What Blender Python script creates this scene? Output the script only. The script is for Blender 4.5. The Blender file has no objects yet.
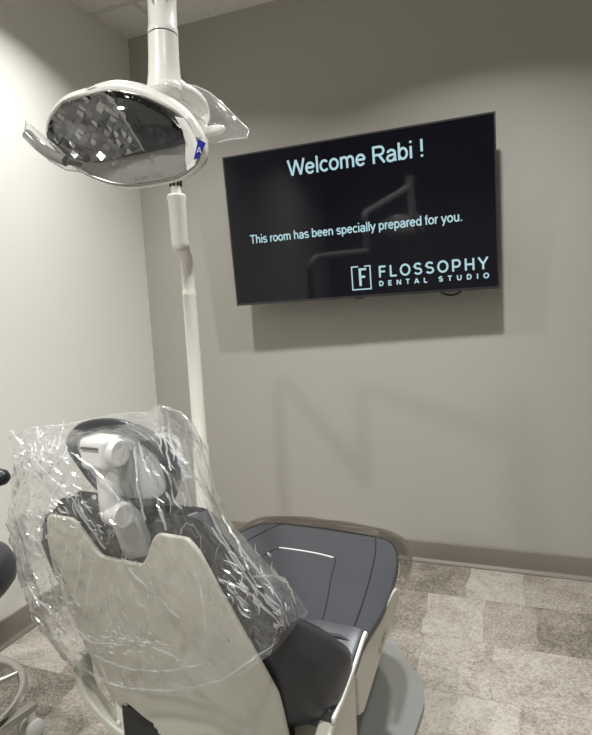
import bpy, bmesh, math, random
from mathutils import Vector, Matrix, noise
random.seed(7)
C = bpy.context.scene.collection
V = Vector

# ------------------------------------------------------------------ camera
CAM = V((1.89473671, -2.66091031, 1.29443265))
YAW, PITCH, ROLL, FPX = 0.368680878, -0.115046944, -0.0513982997, 557.083166

def cam_axes():
    cy, sy, cp, sp = math.cos(YAW), math.sin(YAW), math.cos(PITCH), math.sin(PITCH)
    f = V((-sy*cp, cy*cp, sp)); r = V((cy, sy, 0)); u = r.cross(f)
    c, s = math.cos(ROLL), math.sin(ROLL)
    return c*r + s*u, -s*r + c*u, f
RX, UX, FX = cam_axes()
cam = bpy.data.cameras.new('camera'); co = bpy.data.objects.new('camera', cam); C.objects.link(co)
cam.sensor_fit = 'HORIZONTAL'; cam.sensor_width = 36.0; cam.lens = FPX*36.0/592.0
cam.clip_start = 0.02
m = Matrix((RX, UX, -FX)).transposed().to_4x4(); m.translation = CAM
co.matrix_world = m
bpy.context.scene.camera = co

def sight(px, py):
    return FX + RX*((px-296)/FPX) - UX*((py-367.5)/FPX)
def at(px, py, d):                     # the world point seen at a pixel, d metres deep
    return CAM + sight(px, py)*d
def on_plane(px, py, p0, n):
    d = sight(px, py); t = (p0-CAM).dot(n)/d.dot(n)
    return CAM + d*t

# ------------------------------------------------------------------ materials
def lin(c):
    def f(x):
        x /= 255.0
        return x/12.92 if x <= .04045 else ((x+.055)/1.055)**2.4
    return (f(c[0]), f(c[1]), f(c[2]), 1)

class NT:
    def __init__(s, name):
        s.m = bpy.data.materials.new(name); s.m.use_nodes = True
        s.t = s.m.node_tree; s.t.nodes.clear()
    def n(s, kind, **kw):
        nd = s.t.nodes.new(kind)
        for k, v in kw.items():
            if k.startswith('i_'):
                nd.inputs[int(k[2:]) if k[2:].isdigit() else k[2:].replace('_', ' ')].default_value = v
            else: setattr(nd, k, v)
        return nd
    def l(s, a, b): s.t.links.new(a, b)

def principled(name, col, rough=.5, metal=0., bump=None, spec=.5, var=None, coat=0., sheen=0., emit=None):
    T = NT(name); b = T.n('ShaderNodeBsdfPrincipled'); o = T.n('ShaderNodeOutputMaterial')
    T.l(b.outputs[0], o.inputs[0])
    b.inputs['Base Color'].default_value = lin(col); b.inputs['Roughness'].default_value = rough
    b.inputs['Metallic'].default_value = metal; b.inputs['Specular IOR Level'].default_value = spec
    b.inputs['Coat Weight'].default_value = coat
    if emit:
        b.inputs['Emission Color'].default_value = lin(emit[0]); b.inputs['Emission Strength'].default_value = emit[1]
    tc = T.n('ShaderNodeTexCoord')
    if var:                                    # (scale, amount) soft colour mottling
        nz = T.n('ShaderNodeTexNoise'); nz.inputs['Scale'].default_value = var[0]; nz.inputs['Detail'].default_value = 5
        T.l(tc.outputs['Object'], nz.inputs['Vector'])
        mx = T.n('ShaderNodeMix', data_type='RGBA'); T.l(nz.outputs[0], mx.inputs['Factor'])
        mx.inputs['A'].default_value = lin([max(0, x*(1-var[1])) for x in col]); mx.inputs['B'].default_value = lin([min(255, x*(1+var[1])) for x in col])
        T.l(mx.outputs['Result'], b.inputs['Base Color'])
    if bump:                                   # (scale, strength, distance)
        nz = T.n('ShaderNodeTexNoise'); nz.inputs['Scale'].default_value = bump[0]; nz.inputs['Detail'].default_value = 3
        T.l(tc.outputs['Object'], nz.inputs['Vector'])
        bp = T.n('ShaderNodeBump'); bp.inputs['Strength'].default_value = bump[1]; bp.inputs['Distance'].default_value = bump[2]
        T.l(nz.outputs[0], bp.inputs['Height']); T.l(bp.outputs[0], b.inputs['Normal'])
    return T.m

def film(name, haze=.10, gloss=.05, edge=.6, rough=.12, bump=None, tint=(255, 255, 255), hazecol=(235, 238, 240), crease=None):
    """thin clear plastic sheet: see-through, a little milky, shiny at grazing angles"""
    T = NT(name); o = T.n('ShaderNodeOutputMaterial')
    tr = T.n('ShaderNodeBsdfTransparent'); tr.inputs[0].default_value = lin(tint)
    gl = T.n('ShaderNodeBsdfGlossy'); gl.inputs['Roughness'].default_value = rough; gl.inputs[0].default_value = (1, 1, 1, 1)
    df = T.n('ShaderNodeBsdfDiffuse'); df.inputs[0].default_value = lin(hazecol)
    tl = T.n('ShaderNodeBsdfTranslucent'); tl.inputs[0].default_value = lin(hazecol)
    lw = T.n('ShaderNodeLayerWeight'); lw.inputs['Blend'].default_value = .35
    pw = T.n('ShaderNodeMath', operation='POWER'); T.l(lw.outputs['Facing'], pw.inputs[0]); pw.inputs[1].default_value = 2.2
    mr = T.n('ShaderNodeMapRange'); T.l(pw.outputs[0], mr.inputs[0]); mr.inputs[3].default_value = gloss; mr.inputs[4].default_value = edge
    hz = T.n('ShaderNodeMixShader'); hz.inputs[0].default_value = .5; T.l(df.outputs[0], hz.inputs[1]); T.l(tl.outputs[0], hz.inputs[2])
    m1 = T.n('ShaderNodeMixShader'); m1.inputs[0].default_value = haze; T.l(tr.outputs[0], m1.inputs[1]); T.l(hz.outputs[0], m1.inputs[2])
    m2 = T.n('ShaderNodeMixShader'); T.l(mr.outputs[0], m2.inputs[0]); T.l(m1.outputs[0], m2.inputs[1]); T.l(gl.outputs[0], m2.inputs[2])
    T.l(m2.outputs[0], o.inputs[0])
    if crease:                                 # fine white fold lines: where the film is doubled it is milkier
        tc = T.n('ShaderNodeTexCoord'); tot = None
        def mth(op, a, b=None):
            nd = T.n('ShaderNodeMath', operation=op)
            for i, x in enumerate((a, b)):
                if x is None: continue
                if isinstance(x, (int, float)): nd.inputs[i].default_value = x
                else: T.l(x, nd.inputs[i])
            return nd.outputs[0]
        for sc_, wd, off, amt in crease:
            n1 = T.n('ShaderNodeTexNoise'); n1.inputs['Scale'].default_value = sc_; n1.inputs['Detail'].default_value = 1.5; n1.inputs['Distortion'].default_value = .1
            mp = T.n('ShaderNodeMapping'); mp.inputs['Location'].default_value = (off, off*.7, off*.3); mp.inputs['Scale'].default_value = (1.15, 1, .5); mp.inputs['Rotation'].default_value = (0, .45*math.sin(off+1), 0); T.l(tc.outputs['Object'], mp.inputs[0]); T.l(mp.outputs[0], n1.inputs['Vector'])
            n2 = T.n('ShaderNodeTexNoise'); n2.inputs['Scale'].default_value = sc_*.45; T.l(mp.outputs[0], n2.inputs['Vector'])
            ln = T.n('ShaderNodeMapRange'); T.l(mth('ABSOLUTE', mth('SUBTRACT', n1.outputs[0], .5)), ln.inputs[0]); ln.inputs[1].default_value = 0; ln.inputs[2].default_value = wd; ln.inputs[3].default_value = 1; ln.inputs[4].default_value = 0
            pt = T.n('ShaderNodeMapRange'); T.l(n2.outputs[0], pt.inputs[0]); pt.inputs[1].default_value = .46; pt.inputs[2].default_value = .62
            v = mth('MULTIPLY', mth('MULTIPLY', ln.outputs[0], pt.outputs[0]), amt)
            tot = v if tot is None else mth('MAXIMUM', tot, v)
        T.l(mth('ADD', tot, haze), m1.inputs[0])
    if bump:
        tc = T.n('ShaderNodeTexCoord')
        nz = T.n('ShaderNodeTexNoise'); nz.noise_type = 'RIDGED_MULTIFRACTAL'; nz.inputs['Scale'].default_value = bump[0]; nz.inputs['Detail'].default_value = 4
        T.l(tc.outputs['Object'], nz.inputs['Vector'])
        bp = T.n('ShaderNodeBump'); bp.inputs['Strength'].default_value = bump[1]; bp.inputs['Distance'].default_value = bump[2]
        T.l(nz.outputs[0], bp.inputs['Height'])
        for s in (gl, df, lw): T.l(bp.outputs[0], s.inputs['Normal'])
    return T.m

def emission(name, col, k):
    T = NT(name); e = T.n('ShaderNodeEmission'); e.inputs[0].default_value = lin(col); e.inputs[1].default_value = k
    o = T.n('ShaderNodeOutputMaterial'); T.l(e.outputs[0], o.inputs[0]); return T.m

def floor_material():
    T = NT('stone_vinyl_tile'); o = T.n('ShaderNodeOutputMaterial'); b = T.n('ShaderNodeBsdfPrincipled'); T.l(b.outputs[0], o.inputs[0])
    tc = T.n('ShaderNodeTexCoord')
    wn = T.n('ShaderNodeTexNoise'); wn.inputs['Scale'].default_value = 7; wn.inputs['Detail'].default_value = 3
    T.l(tc.outputs['Object'], wn.inputs['Vector'])
    sp = T.n('ShaderNodeSeparateXYZ'); T.l(tc.outputs['Object'], sp.inputs[0])
    def M(op, a, bb=None, c=None):
        nd = T.n('ShaderNodeMath', operation=op)
        for i, x in enumerate((a, bb, c)):
            if x is None: continue
            if isinstance(x, (int, float)): nd.inputs[i].default_value = x
            else: T.l(x, nd.inputs[i])
        return nd.outputs[0]
    wob = M('MULTIPLY', M('SUBTRACT', wn.outputs[0], .5), .05)
    yr = M('DIVIDE', sp.outputs[1], .3065); row = M('FLOOR', yr)
    w1 = T.n('ShaderNodeTexWhiteNoise', noise_dimensions='1D'); T.l(row, w1.inputs['W'])
    xs = M('DIVIDE', M('ADD', M('ADD', sp.outputs[0], wob), M('MULTIPLY', w1.outputs[0], .9)), .62)
    col0 = M('FLOOR', xs); fx = M('SUBTRACT', xs, col0)
    cb = T.n('ShaderNodeCombineXYZ'); T.l(col0, cb.inputs[0]); T.l(row, cb.inputs[1])
    w2 = T.n('ShaderNodeTexWhiteNoise', noise_dimensions='3D'); T.l(cb.outputs[0], w2.inputs['Vector'])
    cut = M('MULTIPLY_ADD', w2.outputs[0], .4, .3)
    sub = M('GREATER_THAN', fx, cut)
    cb2 = T.n('ShaderNodeCombineXYZ'); T.l(col0, cb2.inputs[0]); T.l(row, cb2.inputs[1]); T.l(M('ADD', sub, 3.3), cb2.inputs[2])
    w3 = T.n('ShaderNodeTexWhiteNoise', noise_dimensions='3D'); T.l(cb2.outputs[0], w3.inputs['Vector'])
    # stone mottling, shifted per tile
    ad = T.n('ShaderNodeVectorMath', operation='MULTIPLY_ADD'); T.l(w3.outputs['Color'], ad.inputs[0]); ad.inputs[1].default_value = (40, 40, 40); T.l(tc.outputs['Object'], ad.inputs[2])
    n1 = T.n('ShaderNodeTexNoise'); n1.inputs['Scale'].default_value = 9; n1.inputs['Detail'].default_value = 8; n1.inputs['Roughness'].default_value = .72; n1.inputs['Distortion'].default_value = .6
    T.l(ad.outputs[0], n1.inputs['Vector'])
    n2 = T.n('ShaderNodeTexNoise'); n2.inputs['Scale'].default_value = 110; n2.inputs['Detail'].default_value = 6; n2.inputs['Roughness'].default_value = .75
    T.l(ad.outputs[0], n2.inputs['Vector'])
    val = M('ADD', M('ADD', M('MULTIPLY', w3.outputs[0], .66), M('MULTIPLY', n1.outputs[0], 1.0)), M('MULTIPLY', n2.outputs[0], 1.8))
    cr = T.n('ShaderNodeValToRGB'); e = cr.color_ramp.elements
    T.l(M('SUBTRACT', val, 1.30), cr.inputs[0])
    e[0].position = .12; e[0].color = lin(FLOOR[0]); e[1].position = .82; e[1].color = lin(FLOOR[2])
    mid = e.new(.45); mid.color = lin(FLOOR[1])
    # thin joints
    fy = M('SUBTRACT', yr, row)
    jy = M('MINIMUM', fy, M('SUBTRACT', 1, fy)); jx = M('MINIMUM', M('MINIMUM', fx, M('SUBTRACT', 1, fx)), M('ABSOLUTE', M('SUBTRACT', fx, cut)))
    j = M('LESS_THAN', M('MINIMUM', M('MULTIPLY', jy, .3065), M('MULTIPLY', jx, .62)), .0014)
    mx = T.n('ShaderNodeMix', data_type='RGBA'); T.l(M('MULTIPLY', j, .35), mx.inputs['Factor']); T.l(cr.outputs[0], mx.inputs['A']); mx.inputs['B'].default_value = lin((92, 86, 76))
    T.l(mx.outputs['Result'], b.inputs['Base Color'])
    b.inputs['Roughness'].default_value = .45; b.inputs['Specular IOR Level'].default_value = .35
    bp = T.n('ShaderNodeBump'); bp.inputs['Strength'].default_value = .15; bp.inputs['Distance'].default_value = .004
    T.l(n2.outputs[0], bp.inputs['Height']); T.l(bp.outputs[0], b.inputs['Normal'])
    return T.m

def ceiling_material():
    T = NT('acoustic_tile'); o = T.n('ShaderNodeOutputMaterial'); b = T.n('ShaderNodeBsdfPrincipled'); T.l(b.outputs[0], o.inputs[0])
    tc = T.n('ShaderNodeTexCoord'); nz = T.n('ShaderNodeTexNoise'); nz.inputs['Scale'].default_value = 120; nz.inputs['Detail'].default_value = 2
    T.l(tc.outputs['Object'], nz.inputs['Vector'])
    cr = T.n('ShaderNodeValToRGB'); e = cr.color_ramp.elements; T.l(nz.outputs[0], cr.inputs[0])
    e[0].position = .33; e[0].color = lin((200, 197, 190)); e[1].position = .48; e[1].color = lin((230, 228, 222))
    T.l(cr.outputs[0], b.inputs['Base Color']); b.inputs['Roughness'].default_value = .95
    return T.m

FLOOR = [(94, 87, 78), (150, 142, 131), (188, 182, 171)]
M = {}
M['wall_taupe'] = principled('wall_taupe', (177, 174, 166), .55, bump=(260, .12, .002), spec=.3)
M['wall_white'] = principled('wall_white', (234, 232, 226), .6, bump=(260, .1, .002), spec=.3)
M['wall_far'] = principled('wall_far', (150, 150, 148), .7)
M['ceiling'] = ceiling_material()
M['grid'] = principled('ceiling_grid', (205, 202, 195), .6)
M['floor'] = floor_material()
M['base'] = principled('baseboard_vinyl', (120, 114, 104), .45, var=(3, .05))
M['tv_body'] = principled('tv_body', (22, 22, 24), .4)
M['tv_edge'] = principled('tv_edge', (70, 70, 72), .3, metal=.6)
M['tv_screen'] = principled('tv_screen', (8, 8, 12), .05, spec=.36, emit=((8, 8, 16), .6))
M['text'] = emission('screen_text', (190, 228, 236), .60)
M['vinyl'] = principled('grey_vinyl', (63, 65, 70), .38, bump=(420, .08, .002), var=(6, .05))
M['vinyl_shaded'] = principled('backrest_vinyl_shaded', (48, 49, 53), .42, bump=(420, .08, .002), var=(6, .05))  # seat vinyl made darker: shade on the cushion's flank is put into the colour
M['vinyl_dark'] = principled('dark_vinyl', (40, 41, 45), .36, bump=(420, .08, .002))
M['seam'] = principled('seam_thread', (30, 32, 36), .6)
M['shell'] = principled('beige_plastic', (198, 196, 184), .35, bump=(500, .03, .001))
M['white'] = principled('white_enamel', (244, 243, 237), .22, coat=.3)
M['post'] = principled('white_post', (226, 224, 214), .3)
M['knob'] = principled('pale_grey_plastic', (212, 212, 208), .35)
M['headback'] = principled('grey_headrest_back', (172, 176, 177), .35)
M['plate'] = principled('grey_plate', (150, 152, 150), .42, var=(4, .04))
M['black'] = principled('black_plastic', (20, 20, 22), .45)
M['dark'] = principled('dark_metal', (38, 38, 40), .5)
M['chrome'] = principled('chrome', (205, 203, 198), .12, metal=1.)
M['brushed'] = principled('brushed_aluminium', (176, 174, 168), .32, metal=.85)
M['stool'] = principled('black_vinyl', (33, 35, 40), .35)
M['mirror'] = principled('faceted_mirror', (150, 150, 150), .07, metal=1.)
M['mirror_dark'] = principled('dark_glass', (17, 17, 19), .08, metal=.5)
M['diffuser'] = principled('grey_diffuser', (150, 150, 145), .3)
M['blue'] = principled('blue_label', (32, 38, 150), .4)
M['ink'] = principled('grey_print', (112, 111, 107), .5)
M['paper'] = principled('white_print', (225, 228, 235), .5)
M['handle'] = principled('grey_handle', (120, 120, 116), .25)
M['bag'] = film('clear_bag', haze=.05, gloss=.04, edge=.75, rough=.14, bump=(34, .7, .006), crease=[(11, .009, 0, .36), (24, .014, 5, .40), (52, .025, 11, .28)])
M['fold'] = film('folded_film', haze=.42, gloss=.20, edge=.8, rough=.2, bump=(60, .5, .004))
M['sleeve'] = film('clear_sleeve', haze=.05, gloss=.05, edge=.7, rough=.08, bump=(40, .3, .004), crease=[(26, .02, 2, .4)])
M['shield'] = film('clear_shield', haze=.05, gloss=.05, edge=.7, rough=.04)
M['toe'] = film('clear_vinyl_cover', haze=.10, gloss=.05, edge=.55, rough=.15, tint=(190, 184, 176), hazecol=(190, 186, 178))

# ------------------------------------------------------------------ mesh tools
class MB:
    def __init__(s): s.v = []; s.f = []; s.mi = []
    def add(s, vs, fs, mi=0):
        k = len(s.v); s.v += [V(p) for p in vs]; s.f += [tuple(i+k for i in f) for f in fs]; s.mi += [mi]*len(fs); return s
    def box(s, lo, hi):
        x0, y0, z0 = lo; x1, y1, z1 = hi
        return s.add([(x0,y0,z0),(x1,y0,z0),(x1,y1,z0),(x0,y1,z0),(x0,y0,z1),(x1,y0,z1),(x1,y1,z1),(x0,y1,z1)],
                     [(3,2,1,0),(4,5,6,7),(0,1,5,4),(1,2,6,5),(2,3,7,6),(3,0,4,7)])
    def rings(s, rings, close=True, cap=True, mi=0):
        n = len(rings[0]); vs = [p for r in rings for p in r]; fs = []
        for i in range(len(rings)-1):
            for j in range(n if close else n-1):
                a = i*n+j; b = i*n+(j+1) % n; fs.append((a, b, b+n, a+n))
        if cap and close:
            fs.append(tuple(range(n))[::-1]); fs.append(tuple((len(rings)-1)*n+j for j in range(n)))
        return s.add(vs, fs, mi)
    def tube(s, pts, r, n=16, closed=False, cap=True, mi=0):
        pts = [V(p) for p in pts]; k = len(pts); rr = r if isinstance(r, (list, tuple)) else [r]*k
        rings = []; prev = None
        for i in range(k):
            if closed: t = (pts[(i+1) % k]-pts[i-1]).normalized()
            else: t = (pts[min(i+1, k-1)]-pts[max(i-1, 0)]).normalized()
            if prev is None:
                a = V((0, 0, 1)) if abs(t.z) < .9 else V((1, 0, 0)); x = t.cross(a).normalized()
            else: x = (prev - t*prev.dot(t)).normalized()
            prev = x; y = t.cross(x)
            rings.append([pts[i]+(x*math.cos(2*math.pi*j/n)+y*math.sin(2*math.pi*j/n))*rr[i] for j in range(n)])
        if closed: rings.append(rings[0]); return s.rings(rings, True, False, mi)
        return s.rings(rings, True, cap, mi)
    def lathe(s, base, axis, prof, n=28, mi=0):       # prof = [(distance along axis, radius)]
        a = V(axis).normalized(); h = V((0, 0, 1)) if abs(a.z) < .9 else V((1, 0, 0)); x = a.cross(h).normalized(); y = a.cross(x)
        return s.rings([[V(base)+a*d+(x*math.cos(2*math.pi*j/n)+y*math.sin(2*math.pi*j/n))*max(r, 1e-4) for j in range(n)] for d, r in prof], True, True, mi)
    def prism(s, poly, ext):                            # polygon of 3D points pushed along ext
        e = V(ext); n = len(poly); p = [V(q) for q in poly]
        return s.add(p+[q+e for q in p], [tuple(range(n))[::-1], tuple(range(n, 2*n))]+[(i, (i+1) % n, (i+1) % n+n, i+n) for i in range(n)])
    def grid(s, rows, mi=0):
        return s.rings(rows, False, False, mi)
    def ball(s, c, rx, ax=None, n=20, k=12, p=1.0):
        ax = ax or (V((1, 0, 0)), V((0, 1, 0)), V((0, 0, 1))); rg = []
        def sg(x): return math.copysign(abs(x)**p, x)
        for i in range(k+1):
            t = -math.pi/2+math.pi*i/k
            rg.append([V(c)+ax[0]*rx[0]*sg(math.cos(t))*sg(math.cos(2*math.pi*j/n))+ax[1]*rx[1]*sg(math.cos(t))*sg(math.sin(2*math.pi*j/n))+ax[2]*rx[2]*sg(math.sin(t)) for j in range(n)])
        return s.rings(rg)

def obj(name, mb, mats, parent=None, smooth=40, bevel=None, sub=0, origin=None, solid=None, recalc=True):
    me = bpy.data.meshes.new(name)
    o0 = V(origin) if origin is not None else (ORG.get(parent.name, V()) if parent else V())
    me.from_pydata([tuple(p-o0) for p in mb.v], [], mb.f)
    for i, k in enumerate(mb.mi): me.polygons[i].material_index = k
    if recalc:
        bm = bmesh.new(); bm.from_mesh(me); bmesh.ops.remove_doubles(bm, verts=bm.verts, dist=1e-6)
        bmesh.ops.recalc_face_normals(bm, faces=bm.faces); bm.to_mesh(me); bm.free()
    o = bpy.data.objects.new(name, me); C.objects.link(o)
    for mt in (mats if isinstance(mats, (list, tuple)) else [mats]): me.materials.append(mt)
    if parent: o.parent = parent; ORG[o.name] = o0
    elif origin is not None: o.location = o0
    if solid:
        md = o.modifiers.new('solid', 'SOLIDIFY'); md.thickness = solid; md.offset = 0
    if bevel:
        md = o.modifiers.new('bevel', 'BEVEL'); md.width = bevel; md.segments = 3; md.limit_method = 'ANGLE'; md.angle_limit = math.radians(35)
        md.harden_normals = False
    if sub:
        md = o.modifiers.new('sub', 'SUBSURF'); md.levels = sub; md.render_levels = sub
    if smooth:
        for p in me.polygons: p.use_smooth = True
        if smooth < 180:
            try: me.set_sharp_from_angle(angle=math.radians(smooth))
            except Exception: pass
    return o
ORG = {}

def thing(name, label, cat, loc, rotz=0, group=None, local=False):
    o = bpy.data.objects.new(name, None); C.objects.link(o); o.location = loc; o.rotation_euler = (0, 0, rotz); o.empty_display_size = .1
    o['label'] = label; o['category'] = cat
    if group: o['group'] = group
    ORG[o.name] = V() if local else V(loc)
    return o
def tag(o, label, cat, group=None):
    o['label'] = label; o['category'] = cat
    if group: o['group'] = group
    return o
def structure(name, mb, mat, **kw):
    o = obj(name, mb, mat, **kw); o['kind'] = 'structure'; return o

def arc(cx, cy, rx, ry, a0, a1, n=14):
    return [(cx+rx*math.cos(math.radians(a0+(a1-a0)*k/n)), cy+ry*math.sin(math.radians(a0+(a1-a0)*k/n))) for k in range(n+1)]
X = .70                                                 # x-height over capital height; glyph = (advance, strokes)
GL = {
 ' ': (.38, []), '!': (.38, [[(.19, 1), (.19, .30)], [(.19, .13), (.19, 0)]]), '.': (.38, [[(.19, .13), (.19, 0)]]),
 'W': (1.32, [[(.05, 1), (.34, .03), (.66, .95), (.98, .03), (1.27, 1)]]),
 'R': (1.0, [[(.16, 0), (.16, 1)], [(.16, .94), (.58, .94)]+arc(.60, .71, .26, .23, 90, -90)+[(.16, .48)], [(.52, .48), (.90, 0)]]),
 'T': (.86, [[(.43, 0), (.43, .94)], [(.03, .94), (.83, .94)]]),
 'e': (.78, [[(.10, .37), (.67, .37)]+arc(.39, .35, .285, .30, 4, 322, 26)]),
 'c': (.70, [arc(.39, .35, .285, .30, 42, 318, 24)]), 'o': (.78, [arc(.39, .35, .285, .30, 0, 360, 30)]),
 'l': (.31, [[(.155, 0), (.155, 1)]]), 'i': (.31, [[(.155, 0), (.155, X)], [(.155, .87), (.155, 1)]]),
 'm': (1.16, [[(.15, 0), (.15, X)], [(.15, .38)]+arc(.365, .43, .215, .225, 180, 0)+[(.58, 0)], [(.58, .38)]+arc(.795, .43, .215, .225, 180, 0)+[(1.01, 0)]]),
 'n': (.78, [[(.15, 0), (.15, X)], [(.15, .36)]+arc(.39, .41, .24, .24, 180, 0)+[(.63, 0)]]),
 'h': (.78, [[(.15, 0), (.15, 1)], [(.15, .36)]+arc(.39, .41, .24, .24, 180, 0)+[(.63, 0)]]),
 'u': (.78, [[(.63, X), (.63, 0)], [(.63, .34)]+arc(.39, .29, .24, .24, 0, -180)+[(.15, X)]]),
 'r': (.47, [[(.15, 0), (.15, X)], [(.15, .40)]+arc(.40, .40, .25, .25, 180, 80, 8)]),
 'a': (.78, [arc(.38, .46, .25, .19, 165, 20, 12)+[(.63, .44), (.63, .10), (.68, 0)], [(.63, .40), (.40, .37)]+arc(.33, .19, .225, .165, 95, 300, 16)+[(.56, .13), (.63, .24)]]),
 'b': (.78, [[(.14, 0), (.14, 1)], arc(.40, .35, .26, .30, 0, 360, 28)]), 'd': (.78, [[(.64, 0), (.64, 1)], arc(.38, .35, .26, .30, 0, 360, 28)]),
 'p': (.78, [[(.14, -.28), (.14, X)], arc(.40, .35, .26, .30, 0, 360, 28)]),
 's': (.70, [arc(.35, .50, .23, .16, 25, 180, 10)+arc(.35, .50, .23, .15, 180, 255, 5)+arc(.35, .20, .24, .16, 80, 0, 6)+arc(.35, .20, .25, .16, 0, -155, 12)]),
 'y': (.70, [[(.05, X), (.35, .03)], [(.65, X), (.35, .03), (.28, -.14)]+arc(.16, -.10, .12, .14, -20, -100, 5)]),
 'f': (.39, [[(.17, 0), (.17, .78)]+arc(.32, .78, .15, .17, 180, 85, 8), [(.02, .65), (.36, .65)]]),
 'F': (.84, [[(.14, 0), (.14, 1)], [(.14, .935), (.76, .935)], [(.14, .50), (.70, .50)]]), 'L': (.78, [[(.14, 1), (.14, 0)], [(.14, .065), (.74, .065)]]),
 'O': (1.10, [arc(.55, .5, .45, .44, 0, 360, 36)]), 'P': (.92, [[(.14, 0), (.14, 1)], [(.14, .935), (.50, .935)]+arc(.52, .66, .28, .275, 90, -90)+[(.14, .385)]]),
 'H': (1.0, [[(.14, 0), (.14, 1)], [(.86, 0), (.86, 1)], [(.14, .5), (.86, .5)]]), 'Y': (.94, [[(.04, 1), (.47, .44), (.47, 0)], [(.90, 1), (.47, .44)]]),
 'S': (.88, [arc(.44, .71, .31, .225, 25, 180, 12)+arc(.44, .71, .31, .20, 180, 265, 6)+arc(.44, .28, .33, .23, 85, 0, 7)+arc(.44, .28, .34, .22, 0, -155, 14)]),
 'D': (1.0, [[(.14, 0), (.14, 1)], [(.14, .935), (.42, .935)]+arc(.42, .5, .46, .435, 90, -90, 20)+[(.14, .065)]]),
 'E': (.86, [[(.14, 0), (.14, 1)], [(.14, .935), (.78, .935)], [(.14, .51), (.72, .51)], [(.14, .065), (.80, .065)]]),
 'N': (1.02, [[(.14, 0), (.14, 1)], [(.14, .98), (.88, .02)], [(.88, 0), (.88, 1)]]), 'A': (.98, [[(.04, 0), (.49, .98), (.94, 0)], [(.20, .30), (.78, .30)]]),
 'U': (1.0, [[(.14, 1), (.14, .40)]+arc(.50, .42, .36, .365, 180, 360, 18)+[(.86, 1)]]), 'I': (.34, [[(.17, 0), (.17, 1)]]),
 '-': (.46, [[(.06, .36), (.40, .36)]]),
}
def text(name, s, mat, parent, org, ex, ez, x0, x1, base, cap, track=0., lift=.001, w=.125, words=False, letters=False):
    """stroke lettering x0..x1 wide on the plane org + ex*x + ez*z, capital height cap; one mesh per line or per word"""
    adv = []; x = 0
    for ch in s: adv.append(x); x += GL[ch][0]+track
    tot = adv[-1]+GL[s[-1]][0]; k = (x1-x0)/tot; n = ex.cross(ez); cur = MB(); out = []
    def flush():
        nonlocal cur
        if cur.v: out.append(obj(name, cur, mat, parent, smooth=0, recalc=False))
        cur = MB()
    for ch, a in zip(s, adv):
        if (ch == ' ' and words) or letters: flush()
        parts_ = []
        for st in GL[ch][1]:                             # break strokes at sharp corners
            c0 = [st[0]]
            for i in range(1, len(st)):
                c0.append(st[i])
                if i < len(st)-1:
                    u_, v_ = V((st[i][0]-st[i-1][0], st[i][1]-st[i-1][1], 0)), V((st[i+1][0]-st[i][0], st[i+1][1]-st[i][1], 0))
                    if u_.length > 1e-6 and v_.length > 1e-6 and u_.angle(v_) > .8: parts_.append(c0); c0 = [st[i]]
            parts_.append(c0)
        for st in parts_:
            P = [((a+px)*k, py*cap) for px, py in st]; h = w*cap/2; L, R = [], []
            for i in range(len(P)):
                p, q = P[max(i-1, 0)], P[min(i+1, len(P)-1)]
                if st[0] == st[-1] and i in (0, len(P)-1): p, q = P[-2], P[1]
                dx, dy = q[0]-p[0], q[1]-p[1]; l = math.hypot(dx, dy) or 1; nx, ny = -dy/l, dx/l
                if 0 < i < len(P)-1:                     # mitre
                    ax_, ay_ = P[i][0]-p[0], P[i][1]-p[1]; l2 = math.hypot(ax_, ay_) or 1
                    c_ = max(.45, (nx*-ay_+ny*ax_)/l2); nx, ny = nx/c_, ny/c_
                L.append((P[i][0]+nx*h, P[i][1]+ny*h)); R.append((P[i][0]-nx*h, P[i][1]-ny*h))
            cur.grid([[org+ex*(x0+u)+ez*(base+v)+n*lift for u, v in row] for row in (R, L)])
    flush(); return out[0]

def smoothpts(pts, n=8, closed=False):                  # Catmull-Rom
    pts = [V(p) for p in pts]; k = len(pts); out = []
    for i in range(k if closed else k-1):
        if closed: p0, p1, p2, p3 = pts[i-1], pts[i], pts[(i+1) % k], pts[(i+2) % k]
        else: p0, p1, p2, p3 = pts[max(i-1, 0)], pts[i], pts[i+1], pts[min(i+2, k-1)]
        for j in range(n):
            t = j/n
            out.append(.5*((2*p1)+(p2-p0)*t+(2*p0-5*p1+4*p2-p3)*t*t+(3*p1-p0-3*p2+p3)*t**3))
    if not closed: out.append(pts[-1])
    return out
def interp(tab, x):
    if x <= tab[0][0]: return tab[0][1]
    for (a, p), (b, q) in zip(tab, tab[1:]):
        if x <= b: return p+(q-p)*(x-a)/(b-a)
    return tab[-1][1]
def sm(a, b, x):
    t = min(1, max(0, (x-a)/(b-a))); return t*t*(3-2*t)

# ------------------------------------------------------------------ room
RW, RD, RH = 3.7, -4.3, 2.74
structure('floor', MB().box((-.1, RD-.1, -.06), (RW+.1, .1, 0)), M['floor'], smooth=0)
structure('ceiling', MB().box((-.1, RD-.1, RH), (RW+.1, .1, RH+.06)), M['ceiling'], smooth=0)
structure('wall_back', MB().box((-.1, 0, 0), (RW+.1, .1, RH)), M['wall_taupe'], smooth=0)
structure('wall_left', MB().box((-.1, RD-.1, 0), (0, 0, RH)), M['wall_white'], smooth=0)
structure('wall_right', MB().box((RW, RD-.1, 0), (RW+.1, 0, RH)), M['wall_far'], smooth=0)
structure('wall_front', MB().box((0, RD-.1, 0), (RW, RD, RH)), M['wall_far'], smooth=0)
g = MB()
for k in range(8):                                       # lay-in ceiling grid, 0.61 m modules
    y = -.29-.61*k
    if y > RD: g.box((0, y-.012, RH-.004), (RW, y+.012, RH))
for k in range(6):
    x = .25+.61*k
    if x < RW: g.box((x-.012, RD, RH-.0035), (x+.012, -.0, RH))
structure('trim_1', g, M['grid'], smooth=0)
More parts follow.
